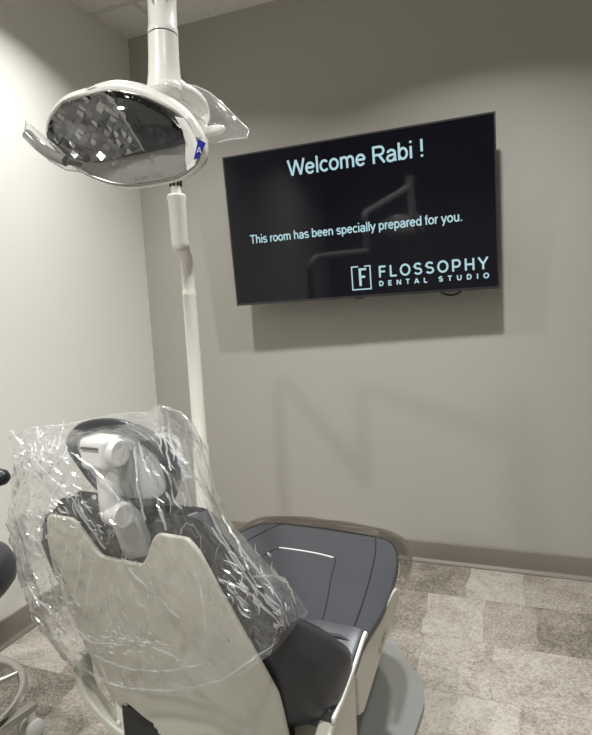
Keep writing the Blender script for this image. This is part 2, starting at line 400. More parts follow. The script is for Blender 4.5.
def cove(p, q, nrm):                                     # vinyl cove base profile swept p -> q
    prof = [(0, .1015), (.008, .1015), (.010, .0990), (.010, .020), (.0125, .013), (.026, .008), (.029, .0055), (.029, 0), (0, 0)]
    return MB().rings([[V(e)+V(nrm)*d+V((0, 0, z)) for d, z in prof] for e in (p, q)])
structure('baseboard_back', cove((0, 0, 0), (RW, 0, 0), (0, -1, 0)), M['base'], smooth=60)
structure('baseboard_left', cove((0, RD, 0), (0, 0, 0), (1, 0, 0)), M['base'], smooth=60)

# ------------------------------------------------------------------ television
TC = V((1.237, -.157, 1.658)); TW, TH = 1.232, .71
yw, tl, rl = .0197, .0566, .0144
EX = V((math.cos(rl)*math.cos(yw), math.cos(rl)*math.sin(yw), math.sin(rl)))
c4 = []
def tvp(x, z):
    x2 = x*math.cos(rl)-z*math.sin(rl); z2 = x*math.sin(rl)+z*math.cos(rl); y2 = -z2*math.sin(tl)
    return TC+V((x2*math.cos(yw)-y2*math.sin(yw), x2*math.sin(yw)+y2*math.cos(yw), z2*math.cos(tl)))
EX = (tvp(1, 0)-tvp(0, 0)).normalized(); EZ = (tvp(0, 1)-tvp(0, 0)).normalized(); EN = EX.cross(EZ)   # EN points into the room
def tq(x, z, d=0): return TC+EX*x+EZ*z+EN*d
def tvbox(mb, x0, x1, z0, z1, d0, d1):
    return mb.prism([tq(x0, z0, d0), tq(x1, z0, d0), tq(x1, z1, d0), tq(x0, z1, d0)], EN*(d1-d0))
tv = thing('wall_television', 'large black flat television on a tilting mount on the taupe wall, showing a welcome message', 'television', TC)
b = MB(); tvbox(b, -TW/2, TW/2, -TH/2, TH/2, -.030, -.0015)
tvbox(b, -.42, .42, -.30, .12, -.058, -.030)
obj('housing', b, M['tv_body'], tv, bevel=.003)
b = MB(); w = .007
for (x0, x1, z0, z1) in ((-TW/2, TW/2, TH/2-w, TH/2), (-TW/2, TW/2, -TH/2, -TH/2+.011), (-TW/2, -TW/2+w, -TH/2+.011, TH/2-w), (TW/2-w, TW/2, -TH/2+.011, TH/2-w)):
    tvbox(b, x0, x1, z0, z1, -.002, .0008)
obj('bezel', b, M['tv_edge'], tv, bevel=.0005)
b = MB(); tvbox(b, -TW/2+w, TW/2-w, -TH/2+.011, TH/2-w, -.002, 0)
scr = obj('screen', b, M['tv_screen'], tv, smooth=0)
text('screen_text', 'Welcome Rabi !', M['text'], scr, TC, EX, EZ, -.289, .331, .222, .072, words=True, w=.14)
text('screen_text', 'This room has been specially prepared for you.', M['text'], scr, TC, EX, EZ, -.511, .477, -.061, .0405, words=True, w=.15)
text('screen_text', 'FLOSSOPHY', M['text'], scr, TC, EX, EZ, .104, .573, -.270, .051, track=.30, w=.165, letters=True)
text('screen_text', 'DENTAL STUDIO', M['text'], scr, TC, EX, EZ, .104, .575, -.308, .0215, track=1.0, w=.25, letters=True)
b = MB()                                                 # the square emblem with a broken outline round an F
def seg(x0, z0, x1, z1): tvbox(b, min(x0, x1), max(x0, x1), min(z0, z1), max(z0, z1), .0004, .0012)
t = .0055
seg(-.022, -.320, -.022+t, -.211); seg(-.022, -.320, .069, -.320+t); seg(.069-t, -.320, .069, -.211); seg(.040, -.211-t, .069, -.211); seg(-.022, -.211-t, .012, -.211)
seg(.013, -.302, .024, -.222); seg(.013, -.232, .048, -.222); seg(.013, -.266, .042, -.256)
obj('screen_emblem', b, M['text'], scr, smooth=0)
b = MB(); tvbox(b, -.016, .03, -TH/2-.006, -TH/2+.001, -.012, .0005); obj('indicator_bar', b, M['tv_edge'], tv, bevel=.001)
b = MB(); b.tube(smoothpts([tq(.36, -.345, -.03), tq(.385, -.364, -.025), tq(.42, -.372, -.022), tq(.45, -.362, -.025), tq(.465, -.345, -.03)], 6), .004, 8)
obj('cable', b, M['black'], tv)
b = MB(); b.box((TC.x-.24, -.012, TC.z-.22), (TC.x+.24, 0, TC.z+.12))
for s in (-.16, .16):
    b.prism([(TC.x+s-.02, -.012, TC.z+.05), (TC.x+s-.02, -.012, TC.z-.10), (TC.x+s-.02, -.10, TC.z-.06), (TC.x+s-.02, -.11, TC.z+.03)], (.04, 0, 0))
obj('wall_mount', b, M['dark'], tv, bevel=.002)

# ------------------------------------------------------------------ dental chair (local frame: x right, y towards the toes)
CO = V((1.21, -1.75, 0)); CYAW = math.radians(-5)
chair = thing('dental_chair', 'dark grey reclining dental chair with beige shell back, covered by a clear plastic bag', 'dental chair', CO, CYAW, local=True)
CUX = V((math.cos(CYAW), math.sin(CYAW), 0)); CUY = V((-math.sin(CYAW), math.cos(CYAW), 0))
def cw(p): return CO+CUX*p[0]+CUY*p[1]+V((0, 0, p[2]))
def cl(P): d = P-CO; return V((d.dot(CUX), d.dot(CUY), d.z))
def on_y(px, py, y): return cl(on_plane(px, py, CO+CUY*y, CUY))
def part(name, mb, mat, parent=None, **kw): return obj(name, mb, mat, parent or chair, **kw)

# backrest shell -----------------------------------------------------
REC = math.radians(10.5)
WS = [(-.14, .235), (-.06, .25), (0, .258), (.12, .263), (.17, .256), (.24, .245), (.33, .2275), (.41, .206), (.44, .195), (.48, .18)]
YB = [(-.14, .085), (-.06, .075), (0, .062), (.12, .045), (.17, .038), (.24, .027), (.33, .014), (.41, .002), (.48, 0)]
SHX = lambda s: -.004-.014*sm(.05, .40, s)            # the back leans a touch to the left
def shell_top(u):                                        # the W outline of the upper edge
    a = abs(u+.004)
    z = .398+.078*sm(.045, .115, a)
    return z-.045*sm(.165, .212, a)**1.8
def shell_pt(u, s, off=0.):                              # u in metres across, s up the back
    y = interp(YB, s)*(u/.26)**2
    return V((u+SHX(s), -math.sin(REC)*s+y+off, .42+math.cos(REC)*s))
b = MB(); NU, NS = 64, 40
def shell_rows(off):
    rows = []
    for i in range(NS+1):
        r = []
        for j in range(NU+1):
            q = -1+2*j/NU
            uu = q*.206
            for _ in range(3):
                top = shell_top(uu*min(1, .206/max(.206, abs(uu))) if abs(uu) < .206 else .206*q)
                a = abs(q)*.26
                bot = -.13
                s = bot+(top-bot)*(i/NS)
                uu = q*interp(WS, s)
            r.append(shell_pt(uu, s, off))
        rows.append(r)
    return rows
ro, ri = shell_rows(0), shell_rows(.011)
def arch(p):                                             # the two openings at the bottom of the shell
    s = (p.z-.42)/math.cos(REC)
    for c in (-.108, .108):
        d = abs(p.x-c)/.078
        if d < 1 and s < -.012-.05*(d**3): return True
    return False
vs = [p for r in ro for p in r]+[p for r in ri for p in r]; n1 = len(vs)//2; n = NU+1
fs = []
keep = set()
for i in range(NS):
    for j in range(NU):
        cpt = (ro[i][j]+ro[i+1][j+1])*.5
        if not arch(cpt): keep.add((i, j))
for (i, j) in keep:
    a = i*n+j
    fs.append((a, a+1, a+n+1, a+n)); fs.append((n1+a+n, n1+a+n+1, n1+a+1, n1+a))
    for (di, dj, e) in ((-1, 0, (a, a+1)), (1, 0, (a+n+1, a+n)), (0, -1, (a+n, a)), (0, 1, (a+1, a+n+1))):
        if (i+di, j+dj) not in keep: fs.append((e[1], e[0], e[0]+n1, e[1]+n1))
b.add(vs, fs)
part('backrest_shell', b, M['shell'], bevel=.0035, smooth=50)

# backrest cushion ---------------------------------------------------
YF = [(.38, .27), (.41, .30), (.45, .308), (.50, .30), (.575, .222), (.70, .07), (.80, .035), (.90, .03), (.95, .02)]
CW = [(.38, .315), (.42, .333), (.50, .336), (.56, .322), (.62, .294), (.72, .262), (.80, .247), (.86, .234), (.92, .215)]
def cush_top(u):
    a = abs(u)
    return .845+.072*sm(.03, .10, a)-.06*sm(.165, .24, a)**1.4
b = MB(); rings = []; NP = 72; NL = 30
for i in range(NL+1):
    t = i/NL; ring = []
    for j in range(NP):
        ph = 2*math.pi*j/NP; e = .45
        cx_ = math.copysign(abs(math.cos(ph))**e, math.cos(ph)); cy_ = math.copysign(abs(math.sin(ph))**e, math.sin(ph))
        z = .60
        for _ in range(4):
            hw = interp(CW, z)
            u = cx_*hw*(1.0 if cx_ > 0 else 1+.17*sm(.44, .62, z))
            zt = cush_top(u); z = .40+(zt-.40)*t
        yr = -math.sin(REC)*(z-.42)/math.cos(REC)+.014+interp(YB, (z-.42))*(u/.26)**2
        yf = interp(YF, z)
        k = 1-.55*sm(.86, 1, t)**2-.22*(1-sm(0, .12, t))**2       # pillow the top and bottom
        ym, yh = (yr+yf)/2, (yf-yr)/2*k
        ym = ym if t < .5 else yr+yh*1.02+.02*sm(.86, 1, t)
        kk = 1-.05*sm(.9, 1, t)-.035*(1-sm(0, .1, t))
        ring.append(V((u*kk+SHX((z-.42)/math.cos(REC)), ym+cy_*yh, z)))
    rings.append(ring)
b.rings(rings)
back = part('backrest_cushion', b, M['vinyl_shaded'], smooth=60)
# the stitched line that runs along the flank of the cushion
for jj in (9, NP//2-9):
    b = MB(); b.tube([rings[i][jj] for i in range(4, NL-1)], .0022, 8); part('backrest_seam', b, M['seam'], back, smooth=60)

# seat ---------------------------------------------------------------
SX = .008
SW = [(.30, .322), (.45, .326), (.58, .318), (.70, .300), (.77, .282), (.82, .258), (.86, .222), (.885, .18), (.90, .12), (.907, .03)]
def seat_top(x, y):
    return .502-.010*math.cos(min(1, abs(x)/.3)*math.pi/2)*sm(.9, .6, y)-.012*sm(.84, .91, y)-.014*sm(.26, .335, abs(x))
b = MB(); rings = []
ys = [.30+.52*i/22 for i in range(23)]+[.82+.087*math.sin(math.pi/2*(i+1)/12) for i in range(12)]
for y in ys:
    hw = interp(SW, y); ring = []
    for j in range(33):
        q = -1+2*j/32; x = hw*math.sin(q*math.pi/2); ring.append(V((SX+x, y, seat_top(x, y)-.02*max(0, abs(q)-.93)/.07)))
    for j in range(17):
        q = 1-2*j/16; ring.append(V((SX+hw*.965*q, y-.005*(y > .86), .435+.033*abs(q)**4)))
    rings.append(ring)
b.rings(rings)
seat = part('seat_cushion', b, M['vinyl'], smooth=50)
def on_seat(pts, lift=.001): return [V((SX+x, y, seat_top(x, y)+lift)) for x, y in pts]
def seam(name, pts, r, mat):
    pp = smoothpts([(x, y, 0) for x, y in pts], 8)
    bb = MB(); bb.tube([V((p.x+SX, p.y, seat_top(p.x, p.y)+.0003)) for p in pp], r, 8); part(name, bb, mat, seat, smooth=60)
for s in (1, -1):
    seam('seat_seam', [(s*.170, .885), (s*.205, .78), (s*.236, .649), (s*.268, .48), (s*.291, .31)], .0022, M['seam'])
    seam('seat_seam', [(s*.088, .690), (s*.101, .684), (s*.112, .665), (s*.140, .56), (s*.175, .45), (s*.214, .31)], .0018, M['seam'])
seam('seam_highlight', [(-.098, .694), (-.05, .699), (0, .700), (.05, .697), (.098, .688)], .0028, M['knob'])  # pale ridge: the highlight along the raised panel edge is put into its colour
pts = [(-.300, .70), (-.278, .77), (-.250, .825), (-.21, .862), (-.14, .884), (0, .893), (.14, .884), (.21, .862), (.250, .825), (.278, .77), (.300, .70)]
seam('edge_piping', pts, .0026, M['seam'])

# rear hip section of the seat with its pale rim
for s in (1, -1):
    b = MB(); rings = []
    for i in range(9):
        y0 = .13 if s > 0 else .22; y = y0+(.345-y0)*i/8; zt = interp([(.0, .44), (.17, .449), (.25, .474), (.33, .505), (.35, .506)], y)
        rings.append([V((SX+s*x, y, z)) for x, z in ((.10, zt-.01), (.20, zt), (.27, zt+.002), (.305, zt+.002), (.3175, zt-.004), (.3175, zt-.05), (.10, zt-.05))])
    b.rings(rings); part('hip_cushion', b, M['vinyl'], bevel=.004)
    b = MB(); prof = ([(.17, .434), (.12, .427), (.12, .440), (.17, .447)] if s > 0 else [(.22, .448), (.22, .462)])+[(.25, .472), (.322, .503), (.338, .505), (.345, .497), (.340, .489), (.322, .489), (.25, .459)]
    b.prism([(SX+s*.318, y, z) for y, z in prof], (s*.007, 0, 0)); part('hip_rim', b, M['white'], bevel=.002)
    # beige side panels under the seat edge
    b = MB(); prof = [(.275, .425), (.345, .466), (.45, .480), (.585, .480), (.618, .472), (.630, .450), (.628, .423), (.45, .372), (.305, .318), (.275, .330)]
    b.prism([(SX+s*.306, y, z) for y, z in prof], (s*.016, 0, 0)); sp_ = part('side_panel', b, M['shell'], bevel=.004)
    if s > 0:
        # faint raised maker's mark, reading up the panel
        text('panel_mark', 'a-dec', M['ink'], sp_, V((SX+.3225, .43, .385)), V((0, .93, .36)).normalized(), V((0, -.36, .93)).normalized(), 0, .075, 0, .020, lift=.0006)
    if s < 0: continue
    b = MB(); prof = [(.257, .452), (.257, .17), (.07, .17), (.06, .38), (.12, .416), (.17, .428), (.25, .452)]
    b.prism([(SX+s*.286, y, z) for y, z in prof], (s*.036, 0, 0)); part('hinge_cover', b, M['shell'], bevel=.005)
# pan and lift under the seat
b = MB(); b.prism([(SX-.26, .16, .30), (SX-.26, .16, .41), (SX-.29, .56, .44), (SX-.29, .56, .40)], (.55, 0, 0))
part('seat_pan', b, M['shell'], bevel=.01)
b = MB(); b.prism([(SX-.17, .02, .03), (SX-.17, .02, .40), (SX-.17, .56, .40), (SX-.17, .50, .03)], (.34, 0, 0)); part('lift_column', b, M['dark'], bevel=.015)
b = MB(); poly = [(.365, -.42), (.365, .60), (.363, .74), (.352, .80), (.33, .865), (.27, .925), (.20, 1.02), (.17, 1.05)]
pl = smoothpts([(x, y, 0) for x, y in poly], 5)
b.prism([(p.x, p.y, .001) for p in pl]+[(-p.x, p.y, .001) for p in reversed(pl)], (0, 0, .027)); part('base_plate', b, M['plate'], bevel=.006)
# dark mechanism seen through the openings under the shell
b = MB(); b.box((-.22, .10, .17), (.22, .16, .44)); b.tube([(-.075, .085, .18), (-.075, .085, .45)], .022, 12); b.tube([(.10, .085, .18), (.10, .085, .45)], .022, 12)
part('back_mechanism', b, M['black'], bevel=.006)
b = MB(); cl_ = smoothpts([on_y(*q, .05) for q in ((79, 656), (81, 672), (84, 688), (92, 703), (104, 717), (120, 731), (140, 742))], 5); rg = []
for i, p in enumerate(cl_):
    d_ = (cl_[min(i+1, len(cl_)-1)]-cl_[max(i-1, 0)]).normalized(); nn = d_.cross(V((0, 1, 0))).normalized()
    rg.append([p+nn*.010+V((0, -.010, 0)), p+nn*.012, p+nn*.010+V((0, .03, 0)), p-nn*.010+V((0, .03, 0)), p-nn*.012, p-nn*.010+V((0, -.010, 0))])
b.rings(rg); part('side_bracket', b, M['shell'], bevel=.004, smooth=60)
b = MB(); b.box((-.20, .045, .305), (-.165, .075, .40)); b.tube([(-.19, .044, .33), (-.19, .038, .33)], .006, 12)
part('hinge_tab', b, M['white'], bevel=.003)
# clear cover over the toe end
tp = smoothpts([(x, y, 0) for x, y in [(-.318, .66), (-.306, .72), (-.283, .775), (-.252, .83), (-.21, .866), (-.14, .888), (0, .897), (.14, .888), (.21, .866), (.252, .83), (.283, .775), (.306, .72), (.318, .66)]], 5)
b = MB(); rows = []
for d, z in ((-.012, .006), (0, .010), (.012, .016), (.026, .019), (.040, .016), (.050, .008), (.056, -.006), (.058, -.03), (.056, -.06)):
    row = []
    for i, p in enumerate(tp):
        tq_ = (tp[min(i+1, len(tp)-1)]-tp[max(i-1, 0)]).normalized(); nn = V((-tq_.y, tq_.x, 0))
        e = sm(.0, .30, i/(len(tp)-1))*sm(1, .70, i/(len(tp)-1))
        q = p+nn*(d*(.25+.75*e)); row.append(V((SX+q.x, q.y, .494+z*(.3+.7*e)-.012*(1-e)+.0012*math.sin(q.x*40+d*300))))
    rows.append(row)
b.grid(rows); part('toe_cover', b, M['toe'], smooth=180, recalc=False)

# headrest -----------------------------------------------------------
HY = -.06
ring_pts = [(-.138, 1.040), (-.120, 1.066), (-.085, 1.083), (-.028, 1.091), (.025, 1.086), (.075, 1.064), (.110, 1.032), (.128, .995), (.126, .962), (.105, .942), (.060, .930), (.0, .928), (-.050, .940), (-.085, .962), (-.118, 1.000)]
loop = smoothpts([(x, HY-.004*0, z) for x, z in ring_pts], 6, True)
cen = V((0, HY, 1.01))
b = MB(); rg = []
for d, k in ((.0, .86), (.010, .89), (.020, .88), (.034, .83), (.045, .72), (.051, .5), (.053, .25), (.053, .02)):
    rg.append([cen+(p-cen)*k+V((0, d, 0)) for p in loop])
b.rings(rg)
head = part('headrest', b, M['vinyl'], smooth=70)
b = MB(); k = len(loop); rr = []
for p in loop:                                           # padded rim: thick over the top and right, thin along the bottom
    rr.append(.0065+.0050*max(sm(.975, 1.05, p.z), sm(.08, .12, p.x)))
b.tube([cen+(p-cen)*.915+V((0, -.010, 0)) for p in loop], rr, 14, True); part('headrest_rim', b, M['vinyl_dark'], head, smooth=60)
b = MB(); rg = []
for d, kk in ((.0, .90), (-.006, .885), (-.009, .8), (-.011, .5), (-.012, .05)):
    rg.append([cen+(p-cen)*kk+V((0, d, 0)) for p in loop])
b.rings(rg); part('headrest_back', b, M['headback'], head, smooth=60)
BY = -.115
b = MB(); b.box((-.042, BY-.018, 1.010), (.022, BY+.040, 1.070)); b.box((-.024, BY-.004, .92), (.018, BY+.026, 1.02))
arm = part('headrest_arm', b, M['knob'], bevel=.012, smooth=50)
b = MB(); b.lathe((.012, BY+.012, 1.040), (1, 0, 0), [(0, .0255), (.016, .0255), (.021, .023), (.021, .017), (.019, .016), (.019, .0)]); part('arm_knob', b, M['knob'], arm, smooth=35)
b = MB(); b.box((-.032, BY-.0215, 1.052), (.010, BY-.014, 1.0555)); part('arm_slot', b, M['dark'], arm, smooth=0)
b = MB(); b.lathe((-.010, BY+.020, .922), (1, -.25, 0), [(0, .024), (.038, .024), (.043, .021), (.043, .015), (.040, .014), (.040, 0)]); part('arm_knob', b, M['knob'], arm, smooth=35)
b = MB(); b.prism([(-.036, -.088, .79), (-.030, -.092, .90), (-.016, -.095, .94), (.024, -.095, .94), (.044, -.092, .90), (.042, -.088, .79)], (0, .022, 0))
for v in b.v: v.y += .042*sm(.93, .80, v.z)
part('arm_plate', b, M['headback'], arm, bevel=.006)

# ------------------------------------------------------------------ clear plastic bag pulled over headrest and back
PY_BACK = lambda z: interp([(.40, -.030), (.55, -.050), (.80, -.112), (.86, -.135), (.95, -.160), (1.2, -.165)], z)
PY_FRONT = lambda z: interp([(.45, .335), (.55, .315), (.60, .285), (.70, .150), (.80, .085), (.9, .070), (1.2, .060)], z)
ROWS = [
 [(12, 430), (38, 427), (65, 424), (120, 413), (145, 412), (160, 404), (187, 415)],
 [(17, 455), (40, 452), (68, 449), (115, 446), (150, 446), (178, 445), (206, 450)],
 [(15, 485), (38, 484), (66, 484), (115, 484), (155, 482), (190, 480), (216, 488)],
 [(9, 520), (36, 522), (64, 524), (115, 524), (165, 522), (205, 520), (238, 532)],
 [(18, 565), (42, 568), (70, 570), (120, 573), (180, 572), (228, 572), (276, 572)],
 [(34, 615), (54, 620), (78, 624), (130, 628), (195, 628), (250, 622), (306, 606)],
 [(58, 645), (70, 652), (90, 660), (145, 668), (205, 664), (250, 650), (302, 625)],
 [(77, 668), (88, 674), (110, 681), (168, 691), (222, 682), (258, 662), (287, 641)],
]
def solve_depth(px, py, fn):                             # where the sight line meets the sheet's surface
    y = -.05
    for _ in range(40):
        z = on_y(px, py, y).z; y = y*.5+fn(z)*.5
    return on_y(px, py, y)
def crinkle(p, amp, seed):
    q = V((p.x*9+seed, p.y*9, p.z*9))
    a = 1-abs(noise.noise(q))*2.2
    c = 1-abs(noise.noise(q*2.4+V((7, 3, 1))))*2.2
    d = 1-abs(noise.noise(q*6+V((1, 9, 4))))*2
    return amp*(a*.9+c*.55+d*.22)
NUB, NVB = 110, 120
cols = [[V((q[0], q[1], 0)) for q in r] for r in ROWS]
rowsd = [smoothpts(r, 1) for r in cols]
def pix(s, t):
    def cr(P, x):
        n = len(P)-1; i = min(int(x*n), n-1); f = x*n-i
        p0, p1, p2, p3 = P[max(i-1, 0)], P[i], P[i+1], P[min(i+2, n)]
        return .5*((2*p1)+(p2-p0)*f+(2*p0-5*p1+4*p2-p3)*f*f+(3*p1-p0-3*p2+p3)*f**3)
    return cr([cr(r, s) for r in cols], t)
def bag_sheet(front):
    rows = []
    for i in range(NVB+1):
        t = i/NVB; row = []
        if front and t > .90: break
        for j in range(NUB+1):
            s = j/NUB
            q = pix(s, t)
            pb = solve_depth(q.x, q.y, PY_BACK); pf = solve_depth(q.x, q.y, PY_FRONT)
            seam_k = .30+.35*sm(0, .6, s)*1.0            # where the two sheets are welded, 0 back .. 1 front
            if front: k = 1-(1-seam_k)*(1-sm(0, .12, s)*sm(1, .90, s)*sm(0, .12, t))
            else: k = seam_k*(1-sm(0, .16, s)*sm(1, .90, s)*sm(0, .14, t))
            y = pb.y+(pf.y-pb.y)*k
            p = on_y(q.x, q.y, y)
            edge = sm(0, .03, s)*sm(1, .97, s)*sm(0, .03, t)
            a = .0075*edge*(1 if not front else .8)
            # loose left-hand flap is crumpled more than the part stretched over the back
            a *= 1.5-.9*sm(.15, .45, s)*sm(.95, .7, s)
            d = crinkle(p, a, 0 if not front else 31)
            row.append(p+V((0, -d if not front else d, 0)))
        rows.append(row)
    return rows
b = MB(); b.grid([[cw(p) for p in r] for r in bag_sheet(False)])
b.grid([[cw(p) for p in r] for r in bag_sheet(True)])
bag = obj('plastic_bag', b, M['bag'], smooth=180, origin=cw((0, -.05, .9)), recalc=False)
ORG[bag.name] = cw((0, -.05, .9))
# stiff folds and welds where the film doubles over itself
FOLDS = [
 ([(12, 430), (26, 447), (45, 471), (61, 485), (73, 500), (88, 524), (106, 549)], .006), ([(65, 421), (57, 451), (49, 475)], .004), ([(20, 438), (42, 431), (65, 422)], .004),
 ([(39, 540), (49, 502), (59, 479)], .003), ([(30, 450), (52, 466), (63, 474)], .003), ([(24, 588), (44, 584), (58, 579)], .004), ([(36, 598), (53, 614), (61, 628), (77, 644)], .007),
 ([(28, 548), (24, 575), (38, 600)], .003), ([(78, 628), (91, 641), (110, 643), (129, 640), (142, 644), (167, 652), (180, 660)], .006), ([(112, 584), (107, 609), (77, 625)], .004),
 ([(93, 565), (85, 617)], .003), ([(129, 568), (156, 595), (180, 617)], .003), ([(83, 668), (108, 681), (129, 687), (168, 690), (200, 686)], .004),
 ([(82, 540), (76, 600)], .003), ([(148, 560), (152, 600), (140, 640)], .003), ([(196, 570), (206, 620), (200, 655)], .003), ([(95, 655), (130, 668), (170, 670), (206, 662)], .003),
 ([(223, 514), (242, 549), (274, 590), (290, 626)], .005), ([(220, 579), (252, 595), (287, 631)], .006), ([(290, 633), (258, 655), (223, 679), (198, 685)], .005),
 ([(252, 576), (285, 579), (296, 604)], .004), ([(212, 527), (231, 554), (258, 590), (280, 611)], .004), ([(163, 407), (187, 418), (203, 453), (216, 492)], .004),
 ([(139, 441), (147, 467), (157, 498), (167, 530)], .004), ([(171, 443), (182, 467), (192, 506)], .003), ([(161, 433), (184, 461), (213, 502)], .005), ([(135, 440), (138, 480), (146, 520)], .003),
 ([(28, 428), (65, 424), (120, 414), (150, 412)], .004), ([(160, 406), (163, 430), (172, 470)], .003), ([(120, 500), (96, 470), (72, 452)], .003), ([(110, 640), (100, 660), (108, 678)], .003),
 ([(62, 628), (74, 640), (96, 636)], .006), ([(46, 560), (56, 596), (66, 622)], .004), ([(205, 500), (222, 535), (246, 570)], .003), ([(68, 545), (62, 580), (70, 612)], .003),
]
def bag_point(px, py):
    def edge(ix): return interp(sorted((r[ix][1], r[ix][0]) for r in ROWS), py)
    xl, xr = edge(0), edge(-1); s_ = min(1, max(0, (px-xl)/(xr-xl))); t_ = min(1, max(0, (py-425)/250))
    k = (.30+.35*sm(0, .6, s_))*(1-sm(0, .16, s_)*sm(1, .90, s_)*sm(0, .14, t_))
    pb, pf = solve_depth(px, py, PY_BACK), solve_depth(px, py, PY_FRONT)
    return cw(on_y(px, py, pb.y+(pf.y-pb.y)*k))
# scattered small crinkles: too many to count
random.seed(11); bb = MB()
for (cx_, cy_, rx_, ry_, cnt, a0, a1, l0, l1) in (
    (42, 455, 26, 24, 70, 0, 360, 4, 13), (74, 500, 22, 26, 34, 20, 80, 5, 16), (36, 520, 20, 30, 26, 0, 360, 5, 14), (58, 615, 22, 26, 46, 20, 90, 4, 14), (44, 575, 16, 24, 18, 0, 360, 4, 12),
    (128, 642, 50, 12, 44, -25, 35, 4, 14), (250, 580, 30, 34, 40, 35, 75, 6, 22), (130, 432, 46, 12, 26, -10, 40, 5, 16), (140, 600, 44, 40, 14, 60, 110, 8, 22), (104, 524, 14, 18, 20, 0, 360, 3, 9),
    (168, 470, 20, 46, 26, 60, 80, 10, 30), (190, 450, 16, 30, 16, 30, 90, 6, 18), (282, 618, 12, 16, 14, 20, 120, 3, 10), (110, 570, 30, 60, 14, 70, 110, 8, 24)):
    for _ in range(cnt):
        an, rd = random.uniform(0, 6.283), math.sqrt(random.random()); x, y = cx_+rx_*rd*math.cos(an), cy_+ry_*rd*math.sin(an)
        d_ = math.radians(random.uniform(a0, a1)); ln_ = random.uniform(l0, l1); bend = random.uniform(-.25, .25)*ln_
        path = [(x-math.cos(d_)*ln_/2, y-math.sin(d_)*ln_/2), (x-math.sin(d_)*bend, y+math.cos(d_)*bend), (x+math.cos(d_)*ln_/2, y+math.sin(d_)*ln_/2)]
        pp = smoothpts([bag_point(*q) for q in path], 2); rows = [[], [], []]; h = random.uniform(.0005, .0011)
        up = CUY*-random.uniform(.002, .006)
        for i, p in enumerate(pp):
            t_ = (pp[min(i+1, len(pp)-1)]-pp[max(i-1, 0)]).normalized(); side = t_.cross(CAM-p).normalized(); k = .2+.8*math.sin(math.pi*i/(len(pp)-1))
            rows[0].append(p-side*h*k); rows[1].append(p+up*k); rows[2].append(p+side*h*k)
        bb.grid(rows)
o = obj('fine_crinkle', bb, M['fold'], bag, smooth=0, recalc=False); o['kind'] = 'stuff'
for path, wd in FOLDS:
    pp = smoothpts([bag_point(*q) for q in path], 7); rows = [[], [], []]
    for i, p in enumerate(pp):
        d_ = (pp[min(i+1, len(pp)-1)]-pp[max(i-1, 0)]).normalized(); side = d_.cross(CAM-p).normalized()
        h = wd*.27*(.35+.65*math.sin(math.pi*i/(len(pp)-1)))*(1+.5*noise.noise(p*60)); up = CUY*-(.004+.003*noise.noise(p*45))
        p = p+side*.003*noise.noise(p*50+V((3, 1, 2)))
        rows[0].append(p-side*h); rows[1].append(p+up); rows[2].append(p+side*h)
    bb = MB(); bb.grid(rows); obj('fold', bb, M['fold'], bag, smooth=0, recalc=False)
tag(bag, 'crinkled clear plastic bag draped over the headrest and back of the dental chair', 'plastic cover')

# ------------------------------------------------------------------ dental light on its post
PX, PYY = .800, -.872
lamp = thing('dental_light', 'white dental operating light on a jointed arm and tall post behind the chair', 'dental light', (PX, PYY, 0))
hub = at(178.5, 222, 1.5)
b = MB(); b.lathe((PX, PYY, 0), (0, 0, 1), [(0, .10), (.012, .10), (.02, .09), (.022, .034), (.06, .030), (.775, .030), (.782, .0255), (1.34, .0255), (1.345, .0262), (1.35, .0255), (1.36, .0245)])
obj('post', b, M['post'], lamp, smooth=40)
b = MB(); ez = V((hub.x, hub.y, 1.475)); d = (ez-V((PX, PYY, 1.475))); d.z = 0; d.normalize()
pts = smoothpts([V((PX, PYY, 1.345)), V((PX, PYY, 1.39)), V((PX, PYY, 1.43))+d*.012, V((PX, PYY, 1.462))+d*.045, V((PX, PYY, 1.475))+d*.10, ez-d*.15, ez], 6)
b.tube(pts, .0235, 20); obj('rigid_arm', b, M['post'], lamp, smooth=60)
b = MB(); b.lathe((hub.x, hub.y, hub.z-.078), (0, 0, 1), [(0, .006), (.003, .014), (.010, .020), (.02, .0225), (.132, .0235), (.138, .0255), (.146, .0255), (.15, .022), (.15, .012)])
obj('arm_hub', b, M['post'], lamp, smooth=40)
b = MB(); b.lathe((hub.x, hub.y, hub.z+.07), (0, 0, 1), [(0, .013), (.022, .0135), (.026, .010), (.075, .010)])
pin = obj('pivot_pin', b, M['post'], lamp, smooth=40)
b = MB()
for k in range(8):
    a = 2*math.pi*k/8+.2; c_, s_ = math.cos(a), math.sin(a); p = V((hub.x+c_*.0145, hub.y+s_*.0145, hub.z+.092))
    b.tube([p, p+V((0, 0, .036))], .0036, 8)
obj('grip_rib', b, M['black'], pin, smooth=60)
b = MB(); b.lathe((hub.x, hub.y, hub.z+.09), (0, 0, 1), [(0, .0125), (.012, .0165), (.04, .0205)])
obj('clear_collar', b, M['sleeve'], pin, smooth=60)
